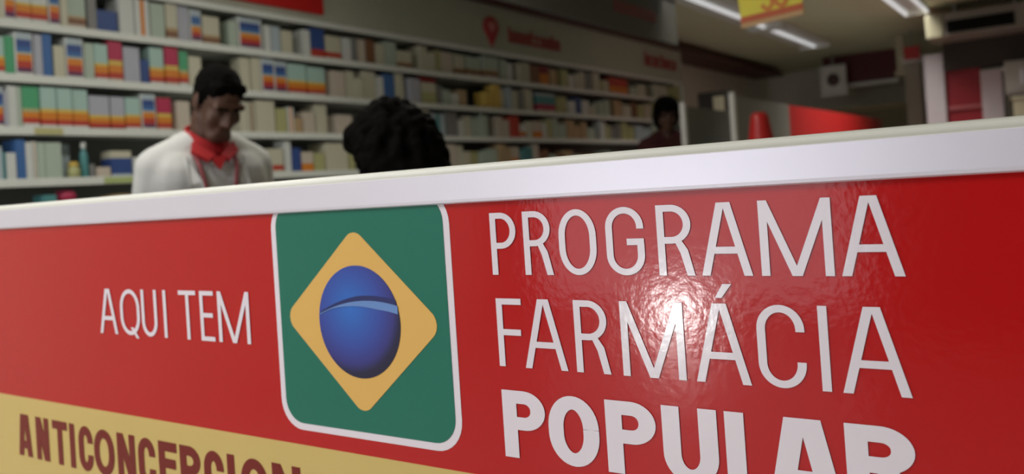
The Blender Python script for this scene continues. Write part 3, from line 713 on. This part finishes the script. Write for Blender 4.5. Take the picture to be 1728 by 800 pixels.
    if top == 'coat':
        # red polo collar: standing band, two points and the open neck
        bm = bmesh.new(); seg = 28
        prof = [(.058, -.012), (.070, -.020), (.074, .004), (.064, .040), (.060, .039), (.064, .004)]
        rings = []
        for i in range(seg):
            t = 2 * PI * i / seg; fr = max(0, -math.sin(t))
            rings.append([bm.verts.new(LM @ Vector((r * 1.08 * math.cos(t), .012 + r * 1.02 * math.sin(t) - .012 * fr, 1.462 + z - .035 * fr ** 2 + .012 * max(0, math.sin(t))))) for r, z in prof])
        for i in range(seg):
            a, b = rings[i], rings[(i + 1) % seg]
            for j in range(len(prof)):
                j2 = (j + 1) % len(prof); bm.faces.new((a[j], b[j], b[j2], a[j2]))
        for s in (-1, 1):           # collar points lying on the chest
            pts = [(s * .068, -.045, 1.455), (s * .008, -.098, 1.415), (s * .034, -.112, 1.398), (s * .078, -.070, 1.425)]
            lo = [bm.verts.new(LM @ Vector(p)) for p in pts]; hi = [bm.verts.new(LM @ (Vector(p) + Vector((0, -.014, .012)))) for p in pts]
            bm.faces.new(lo); bm.faces.new(hi[::-1])
            for i in range(4): bm.faces.new((lo[i], lo[(i + 1) % 4], hi[(i + 1) % 4], hi[i]))
        pts = [(-.030, -.104, 1.415), (.030, -.104, 1.415), (0, -.128, 1.375)]
        lo = [bm.verts.new(LM @ Vector(p)) for p in pts]; hi = [bm.verts.new(LM @ (Vector(p) + Vector((0, -.012, .006)))) for p in pts]
        bm.faces.new(lo); bm.faces.new(hi[::-1])
        for i in range(3): bm.faces.new((lo[i], lo[(i + 1) % 3], hi[(i + 1) % 3], hi[i]))
        bmesh.ops.recalc_face_normals(bm, faces=bm.faces)
        mk('polo_collar', bm, M_POLO, P, False)
        bm = bmesh.new()
        for s in (-1, 1):
            ch = [(s * .068, -.06, 1.435), (s * .060, -.118, 1.385), (s * .050, -.140, 1.33), (s * .035, -.150, 1.25), (s * .010, -.150, 1.15)]
            for a, b in zip(ch, ch[1:]): add_cap(bm, a, .007, b, .007, seg=8, M=LM)
        ln = mk('lanyard', bm, M_LANYARD, P, True)
        bm = bmesh.new(); add_box(bm, (-.028, -.004, -.04), (.028, .004, .04), 0, .003); bmesh.ops.transform(bm, matrix=LM @ Matrix.Translation((0, -.150, 1.105)), verts=bm.verts)
        mk('badge', bm, M_WHITE, ln)
        bm = bmesh.new()            # coat lapels
        for s in (-1, 1):
            pts = [(s * .095, -.075, 1.42), (s * .10, -.128, 1.33), (s * .03, -.140, 1.14), (s * .018, -.138, 1.15), (s * .06, -.132, 1.34)]
            lo = [bm.verts.new(LM @ Vector(p)) for p in pts]; hi = [bm.verts.new(LM @ (Vector(p) + Vector((0, -.008, 0)))) for p in pts]
            bm.faces.new(lo); bm.faces.new(hi[::-1])
            for i in range(5): bm.faces.new((lo[i], lo[(i + 1) % 5], hi[(i + 1) % 5], hi[i]))
        bmesh.ops.recalc_face_normals(bm, faces=bm.faces)
        mk('lapel', bm, M_COAT, c)
    return P

mp = (-2.45, 1.79)
person('person', (mp[0] - .05, mp[1], 0), (.95, -.32), 'man in white coat over red polo collar, looking down behind the counter', height=1.685, lean=.17, head_pitch=.55, head_yaw=.15)
person('person', (-1.33, 1.74, 0), (-.97, .25), 'woman with big dark curly hair bending away, seen from behind', height=1.52, lean=.56, head_pitch=.1, hair='curly', top='maroon', skin=M_SKIN2, arms='hang')
tp = at_y(1121, 176, 6.6)
person('person', (tp.x, tp.y, 0), (.5, -.85), 'dark-haired person in dark clothes by the grey dividers, far behind', height=tp.z + .03, lean=.08, head_pitch=.3, hair='bob', top='maroon', skin=M_SKIN, vox=.011, arms='hang')

# ------------------------------------------------------------------ far right of the shop
# booth dividers
M_POST = mat('white_post', (.85, .83, .80), .4)
def divider(px, pt, y, length, label):
    p = at_y(px, pt, y)
    o = thing('booth_divider', (p.x, y, 0), label, 'divider', 'grey booth dividers')
    box('post', (-.019, 0, 0), (.019, .05, p.z), M_POST, o, .004)
    box('panel', (-.018, .05, .12), (.018, length, p.z - .03), M_GREY, o, .003)
    box('foot', (-.12, .02, 0), (.12, .08, .02), M_WHITE, o, .003)
divider(1150, 173, 6.0, 1.4, 'grey booth divider with white post, left of its pair')
divider(1233, 156, 6.0, 1.4, 'grey booth divider with white post, behind the red cone')
# side desk carrying the red cone
dk = thing('side_desk', (-1.72, 5.0, 0), 'plain grey side desk behind the counter, under the red cone', 'desk')
box('desktop', (-.45, -.28, 1.10), (.45, .28, 1.13), M_COUNTERTOP, dk, .003)
for sx in (-1, 1): box('side_panel', (sx * .43 - .012, -.26, 0), (sx * .43 + .012, .26, 1.10), M_COUNTERTOP, dk)
box('back_panel', (-.42, .24, .2), (.42, .255, 1.10), M_COUNTERTOP, dk)
cp = at_y(1281, 190, 5.0)
cn = thing('red_cone', (cp.x, 5.0, 1.13), 'small red cone standing on the desk before the grey dividers', 'cone')
h = cp.z - 1.13
bm = bmesh.new(); add_lathe(bm, [(.105, .012), (.098, .02), (.085, h * .45), (.056, h * .88), (.050, h * .96), (.036, h)], seg=28); mk('cone_body', bm, mat('bright_red_plastic', (.55, .02, .02), .35), cn)
bm = bmesh.new(); add_box(bm, (-.12, -.12, 0), (.12, .12, .014), 0, .004); mk('base', bm, mat('bright_red_plastic', (.55, .02, .02), .35), cn)
# long red-sided gondola running away
ga = at_y(1330, 177, 7.5); gf = column_y(1487, ga.z, ga.x)
gd = thing('gondola', (ga.x, 7.5, 0), 'long red-sided gondola running back from the grey dividers', 'gondola')
box('side_panel', (-.03, 0, .10), (0, gf - 7.5, ga.z), M_RED, gd, .004)
box('end_panel', (-.45, -.02, 0), (0.0, 0, ga.z - .02), M_GREY, gd)
box('base', (-.45, 0, 0), (-.02, gf - 7.5, .10), M_GREY, gd)
box('shelf', (-.45, 0, .55), (-.03, gf - 7.5, .57), M_WHITE, gd); box('shelf', (-.45, 0, .95), (-.03, gf - 7.5, .97), M_WHITE, gd)
# dark cabinet with a cream door beyond the dividers
ca, cb = at_y(1177, 158, 9.2), at_y(1225, 158, 9.2)
cab = thing('storage_cabinet', ((ca.x + cb.x) / 2, 9.2, 0), 'dark cabinet with cream door showing above the left grey divider', 'cabinet'); wv = (cb.x - ca.x) / 2
box('body', (-wv, 0, 0), (wv, .4, ca.z), mat('dark_brown_board', (.03, .024, .02), .6), cab, .005)
box('door', (wv * .1, -.02, .1), (wv * .85, 0, ca.z - .06), M_BEIGE, cab, .004)
box('handle', (wv * .16, -.035, 1.0), (wv * .22, -.02, 1.15), M_ALU, cab)
# back wall: low beige shelf unit
ba, bb = at_y(1395, 186, 13.4), at_y(1556, 168, 13.4)
bs = thing('low_shelf_unit', ((ba.x + bb.x) / 2, 13.4, 0), 'low beige shelf unit against the far back wall', 'shelf unit'); wv = (bb.x - ba.x) / 2
box('carcass', (-wv, .02, 0), (wv, .5, ba.z - .05), mat('olive_board', (.20, .17, .10), .6), bs); box('top_board', (-wv - .02, 0, ba.z - .05), (wv + .02, .52, ba.z), mat('tan_board', (.36, .27, .15), .6), bs, .004)
# dark red sign board with square emblem
sa, sb_ = at_y(1386, 88, 13.3), at_y(1516, 137, 13.3)
sg = thing('wall_sign', ((sa.x + sb_.x) / 2, 13.3, sb_.z), 'dark red sign board with white lower edge high on the back wall', 'sign'); wv = (sb_.x - sa.x) / 2; hv = sa.z - sb_.z
box('board', (-wv, .03, .05), (wv, .12, hv - .06), mat('deep_red_board', (.10, .008, .008), .5), sg, .006)
box('top_trim', (-wv - .02, .0, hv - .06), (wv + .02, .14, hv), mat('trim_red', (.22, .02, .02), .5), sg, .004)
box('lower_edge', (-wv * .55, .0, 0), (wv, .14, .05), M_WHITE, sg, .004)
for sx in (-.7, .7): box('hanger', (sx * wv - .01, .06, hv), (sx * wv + .01, .08, CEIL - sb_.z), M_GREY, sg)
qa, qb = at_y(1383, 113, 13.0), at_y(1430, 159, 13.0)
qs = thing('square_sign', ((qa.x + qb.x) / 2, 13.0, qb.z), 'square white sign with dark round mark, left of dark red board', 'sign'); wv = (qb.x - qa.x) / 2; hv = qa.z - qb.z
box('plate', (-wv, 0, 0), (wv, .04, hv), M_WHITE, qs, .01)
bm = bmesh.new(); add_lathe(bm, [(.085, 0), (.09, .006), (.05, .012), (.045, .012)], seg=28); bmesh.ops.transform(bm, matrix=Matrix.Translation((0, 0, hv * .52)) @ Matrix.Rotation(PI / 2, 4, 'X'), verts=bm.verts); mk('round_mark', bm, mat('dark_mark', (.09, .05, .045), .5), qs)
box('hanger', (-.012, .012, hv), (.012, .03, CEIL - qb.z), M_GREY, qs)
# suspended tan post with small red flag sign
pa, pb = at_y(1516, 45, 12.0), at_y(1516, 128, 12.0)
ps = thing('hanging_post', (pa.x, 12.0, pb.z), 'tan post hanging from the ceiling right of the dark red board', 'post')
box('post', (-.05, -.03, 0), (.05, .03, CEIL - pb.z), M_BEIGE, ps, .006); box('lower_collar', (-.075, -.05, .0), (.075, .05, .06), M_BEIGE, ps, .006)
ra_, rb_ = at_y(1524, 80, 11.6), at_y(1553, 98, 11.6)
fl = thing('flag_sign', ((ra_.x + rb_.x) / 2, 11.6, rb_.z), 'small red sign hanging between tan post and white columns', 'sign'); wv = (rb_.x - ra_.x) / 2
box('plate', (-wv, 0, 0), (wv, .03, ra_.z - rb_.z), M_RED, fl, .006); box('hanger', (-.01, .005, ra_.z - rb_.z), (.01, .025, CEIL - rb_.z), M_GREY, fl)
# pale pillar by the portal
ka, kb = at_y(1524, 97, 11.9), at_y(1555, 150, 11.9)
pl = thing('pillar', ((ka.x + kb.x) / 2, 11.9, 0), 'pale grey pillar just left of the white-columned red display', 'pillar'); wv = (kb.x - ka.x) / 2
box('shaft', (-wv, 0, .1), (wv, .25, ka.z - .08), mat('pale_pillar', (.40, .38, .31), .6), pl, .01); box('capital', (-wv - .02, -.02, ka.z - .08), (wv + .02, .27, ka.z), M_WHITE, pl, .006); box('base', (-wv - .02, -.02, 0), (wv + .02, .27, .1), M_GREY, pl, .006)
# red display between white columns
yy = 10.6
c0, c1, c2, c3 = at_y(1557, 94, yy), at_y(1591, 100, yy), at_y(1653, 117, yy), at_y(1690, 115, yy)
dp = thing('display_portal', ((c0.x + c3.x) / 2, yy, 0), 'red display panel set between two white columns under dark slab for wall shade', 'display'); ox = (c0.x + c3.x) / 2
box('column', (c0.x - ox, 0, 0), (c1.x - ox, .35, c0.z), mat('lilac_white_paint', (.52, .49, .53), .5), dp, .01)
box('column', (c2.x - ox, 0, 0), (c3.x - ox, .35, c3.z), mat('lilac_white_paint', (.52, .49, .53), .5), dp, .01)
zt_ = at_y(1620, 117, yy).z; zl_ = at_y(1620, 181, yy).z
box('red_panel', (c1.x - ox, .10, .1), (c2.x - ox, .16, zt_), mat('crimson_board', (.30, .008, .02), .5), dp)
box('pink_rail', (c1.x - ox, .06, zl_ - .02), (c2.x - ox, .10, zl_ + .02), mat('pink_rail', (.40, .10, .11), .5), dp, .004)
h0, h1 = at_y(1588, 72, yy), at_y(1790, 66, yy)
box('header', (c1.x - ox + .002, .02, zt_ + .002), (h1.x - ox, .40, h0.z), mat('upper_wall_shade', (.035, .028, .022), .6), dp, .006)  # dark slab stands in for shade on the upper wall
# white cabinet and beige carton right of the portal
wa, wb = at_y(1694, 104, 10.4), at_y(1790, 150, 10.4)
wc = thing('wall_cabinet', ((wa.x + wb.x) / 2, 10.4, 0), 'pale grey tall cabinet right of the white columns', 'cabinet'); wv = (wb.x - wa.x) / 2
box('upper_body', (-wv, 0, wb.z), (wv, .45, wa.z), mat('pale_cabinet', (.42, .43, .41), .5), wc, .008)
box('lower_body', (-wv, .12, 0), (wv, .45, wb.z), mat('dark_cabinet', (.06, .055, .04), .5), wc, .006)
box('door', (-wv + .03, -.015, wb.z + .03), (-.02, 0, wa.z - .03), mat('pale_cabinet', (.42, .43, .41), .5), wc, .004)
box('handle', (-.10, -.03, wb.z + .1), (-.08, -.015, wb.z + .25), M_ALU, wc)
xa, xb = at_y(1709, 163, 9.4), at_y(1770, 195, 9.4)
st_ = thing('product_stand', ((xa.x + xb.x) / 2, 9.4, 0), 'beige product stand at the right frame edge, before the pale cabinet', 'stand'); wv = (xb.x - xa.x) / 2
box('body', (-wv, 0, .08), (wv, .35, xa.z - .03), M_BEIGE, st_, .006); box('top', (-wv - .015, -.015, xa.z - .03), (wv + .015, .365, xa.z), M_BEIGE, st_, .006); box('plinth', (-wv + .02, .02, 0), (wv - .02, .33, .08), M_GREY, st_)
# air conditioner near the ceiling
ya_ = 10.0
a0, a1 = at_y(1560, 28, ya_), at_y(1592, 62, ya_); a2, a3 = at_y(1596, 38, ya_), at_y(1713, 40, ya_)
ac = thing('air_conditioner', ((a0.x + a3.x) / 2, ya_, a1.z), 'grey ceiling air conditioner with long black intake slot, upper right', 'air conditioner'); ox = (a0.x + a3.x) / 2
Hh = a0.z - a1.z
box('casing', (a1.x - ox, .02, 0), (a3.x + .25 - ox, .6, Hh), mat('ac_casing', (.24, .22, .19), .5), ac, .012)
box('end_cap', (a0.x - ox, 0, 0), (a1.x - ox, .62, Hh), mat('aged_beige', (.27, .25, .17), .6), ac, .012)
zs0, zs1 = at_y(1640, 50, ya_).z - a1.z, at_y(1640, 29, ya_).z - a1.z
bm = bmesh.new(); add_box(bm, (a2.x - ox, -.005, zs0), (a3.x - ox, .03, zs1), 0, .004)
for i in range(1, 4): zq = zs0 + (zs1 - zs0) * i / 4; add_box(bm, (a2.x - ox + .02, -.012, zq - .003), (a3.x - ox - .02, -.004, zq + .003))
mk('intake_grille', bm, M_BLACK, ac)
for sx in (a1.x - ox + .1, a3.x - ox): box('bracket', (sx - .015, .2, Hh), (sx + .015, .4, CEIL - a1.z), M_GREY, ac)

# ------------------------------------------------------------------ signs hanging from the ceiling
# panel with red letters in front of the fascia
pe = at_x(1142, 40, -3.0)
hp = thing('hanging_header_sign', (-3.0, 6.0, zz(1.205)), 'grey header sign with faint red letters hanging from ceiling before the shelf fascia', 'sign')
box('panel', (-.03, 3.6 - 6, 0), (.0, pe.y - 6, CEIL - zz(1.205) - .002), M_HANG, hp, .004)
A, B = at_x(1036, 8, -3.0), at_x(1108, 26, -3.0)
bm = bmesh.new(); n = 8; st = (B.y - A.y) / n
for i in range(n):
    y = A.y - 6 + i * st; zb = A.z - zz(1.205) - .05
    add_box(bm, (0, y, zb), (.006, y + st * .25, zb + .11)); add_box(bm, (0, y + st * .25, zb), (.006, y + st * .7, zb + .03)); add_box(bm, (0, y + st * .25, zb + .05), (.006, y + st * .7, zb + .08))
mk('red_letters', bm, mat('dull_red', (.22, .03, .03), .5), hp)
# yellow price sign
yq = 3.4
ta, tb = at_y(1252, 47, yq), at_y(1357, 22, yq)
ys = thing('price_sign', (ta.x, yq, ta.z), 'yellow sign with orange numerals and red lower stripe hanging from ceiling', 'sign', rz=0)
wx = tb.x - ta.x; tilt = (tb.z - ta.z) / wx; dzt = tb.z - ta.z
def sheared(name, x0, x1, z0, z1, y0, y1, m):
    bm = bmesh.new(); add_box(bm, (x0, y0, z0), (x1, y1, z1))
    bmesh.ops.rotate(bm, verts=bm.verts, cent=(0, 0, 0), matrix=Matrix.Rotation(-math.atan(tilt), 3, 'Y'))
    return mk(name, bm, m, ys)
sheared('board', 0, wx, .0, .34, 0, .006, mat('yellow_card', (.85, .72, .05), .5))
sheared('red_stripe', 0, wx, .016, .042, -.003, 0, mat('brick_red', (.58, .10, .015), .5))
sheared('lower_stripe', 0, wx, -.004, .015, -.003, .0, mat('pale_orange', (.60, .36, .16), .5))
M_NUM = mat('orange_ink', (.72, .22, .02), .5)
bm = bmesh.new()
lift = [0.]
def ring_num(cx, kind):
    w_, h_, t_ = .042, .105, .016; zb = .052
    if kind == '0':
        pts = oval(cx - w_ / 2, zb, cx + w_ / 2, zb + h_, .03)
    else:
        pts = [(cx - w_ / 2, zb + .018)] + [(cx + w_ / 2 * math.cos(t), zb + .026 + .026 * math.sin(t)) for t in [PI * (1.15 + 1.3 * i / 14) for i in range(15)]] + [(cx - .002, zb + .053)]
        up_ = [(cx + w_ / 2 * math.cos(t), zb + h_ - .024 + .022 * math.sin(t)) for t in [PI * (-.42 + 1.3 * i / 14) for i in range(15)]]
        pts = pts + up_
    for p, q in zip(pts, pts[1:]):
        d = (Vector(q) - Vector(p)); d = d.normalized() if d.length > 1e-6 else Vector((1, 0)); nr = Vector((-d.y, d.x)) * t_ / 2; d = d * .003
        vs = [Vector(p) - d + nr, Vector(p) - d - nr, Vector(q) + d - nr, Vector(q) + d + nr]
        lift[0] += .00004
        lo = [bm.verts.new((v[0], -.0005, v[1])) for v in vs]; hi = [bm.verts.new((v[0], -.0015 - lift[0], v[1])) for v in vs]
        bm.faces.new(hi); [bm.faces.new((lo[i], lo[(i + 1) % 4], hi[(i + 1) % 4], hi[i])) for i in range(4)]
ring_num(wx * .46, '3'); ring_num(wx * .68, '0')
bmesh.ops.recalc_face_normals(bm, faces=bm.faces)
bmesh.ops.rotate(bm, verts=bm.verts, cent=(0, 0, 0), matrix=Matrix.Rotation(-math.atan(tilt), 3, 'Y')); mk('numerals', bm, M_NUM, ys)
for fx in (.15, .85):
    bm = bmesh.new(); add_cap(bm, (wx * fx, .003, .33 + dzt * fx), .0015, (wx * fx, .003, CEIL - ta.z), .0015, seg=6); mk('cord', bm, M_GREY, ys)

# ------------------------------------------------------------------ ceiling lights
def batten(px, label, x, y0, y1, tubes=1, power=20, wd=.20, colour=(1, .97, .88), spread=PI):
    o = thing('ceiling_light', (x, (y0 + y1) / 2, CEIL), label, 'ceiling light', 'fluorescent ceiling battens'); L = (y1 - y0) / 2
    box('housing', (-wd / 2 - .02, -L, -.035), (wd / 2 + .02, L, -.0005), M_WHITE, o, .006)
    for i in range(tubes):
        xo = 0 if tubes == 1 else (-wd / 2 + wd * i / (tubes - 1))
        bm = bmesh.new(); add_cap(bm, (xo, -L + .03, -.052), .018, (xo, L - .03, -.052), .018, seg=10); mk('tube', bm, M_TUBE, o, True)
    for s in (-1, 1): box('end_cap', (-wd / 2 - .02, s * (L - .012) - .012, -.075), (wd / 2 + .02, s * (L - .012) + .012, -.035), M_WHITE, o, .004)
    al = area_light('lamp_light', (0, 0, -.08), (0, 0, -1), wd + .05, 2 * L - .1, power, colour, o); al.data.spread = spread
    return o
q0, q1 = at_z(1183, 0, CEIL - .05), at_z(1290, 46, CEIL - .05); q2, q3 = at_z(1296, 50, CEIL - .05), at_z(1366, 80, CEIL - .05)
batten(0, 'fluorescent batten left of and behind the yellow hanging sign', q1.x, q0.y - .5, q1.y, 1, 9, wd=.36, spread=1.9)
batten(0, 'fluorescent batten continuing below the yellow hanging sign', q1.x, q1.y + .15, q3.y, 1, 8, wd=.36, spread=1.9)
r0, r1 = at_z(1500, 0, CEIL - .05), at_z(1529, 25, CEIL - .05); r2 = at_z(1566, 21, CEIL - .05)
batten(0, 'twin-tube fluorescent batten at the top right of the ceiling', (r1.x + r2.x) / 2, r1.y - 2.4, r1.y, 2, 34, wd=abs(r2.x - r1.x), spread=2.1)
u0 = at_z(1684, 66, CEIL - .05); u1 = at_z(1740, 86, CEIL - .05)
batten(0, 'small dim fluorescent batten at the right frame edge', u0.x + .1, min(u0.y, u1.y), max(u0.y, u1.y) + .6, 1, 2)
# unseen battens added over the aisle behind the counter to light the shelves
for y in (.4, 2.6):
    batten(0, 'added unseen fluorescent batten over the aisle between counter and shelves, above frame', -2.5, y, y + 1.5, 1, 17)
# and more added over the customer side, unseen, to light the counter front
for x in (-2.6, -1.0):
    batten(0, 'added unseen fluorescent batten over the customer side before the counter, ' + ('left of' if x < -2 else 'above') + ' the photographer', x, -1.9, -.4, 1, 36, colour=(.96, .97, 1))
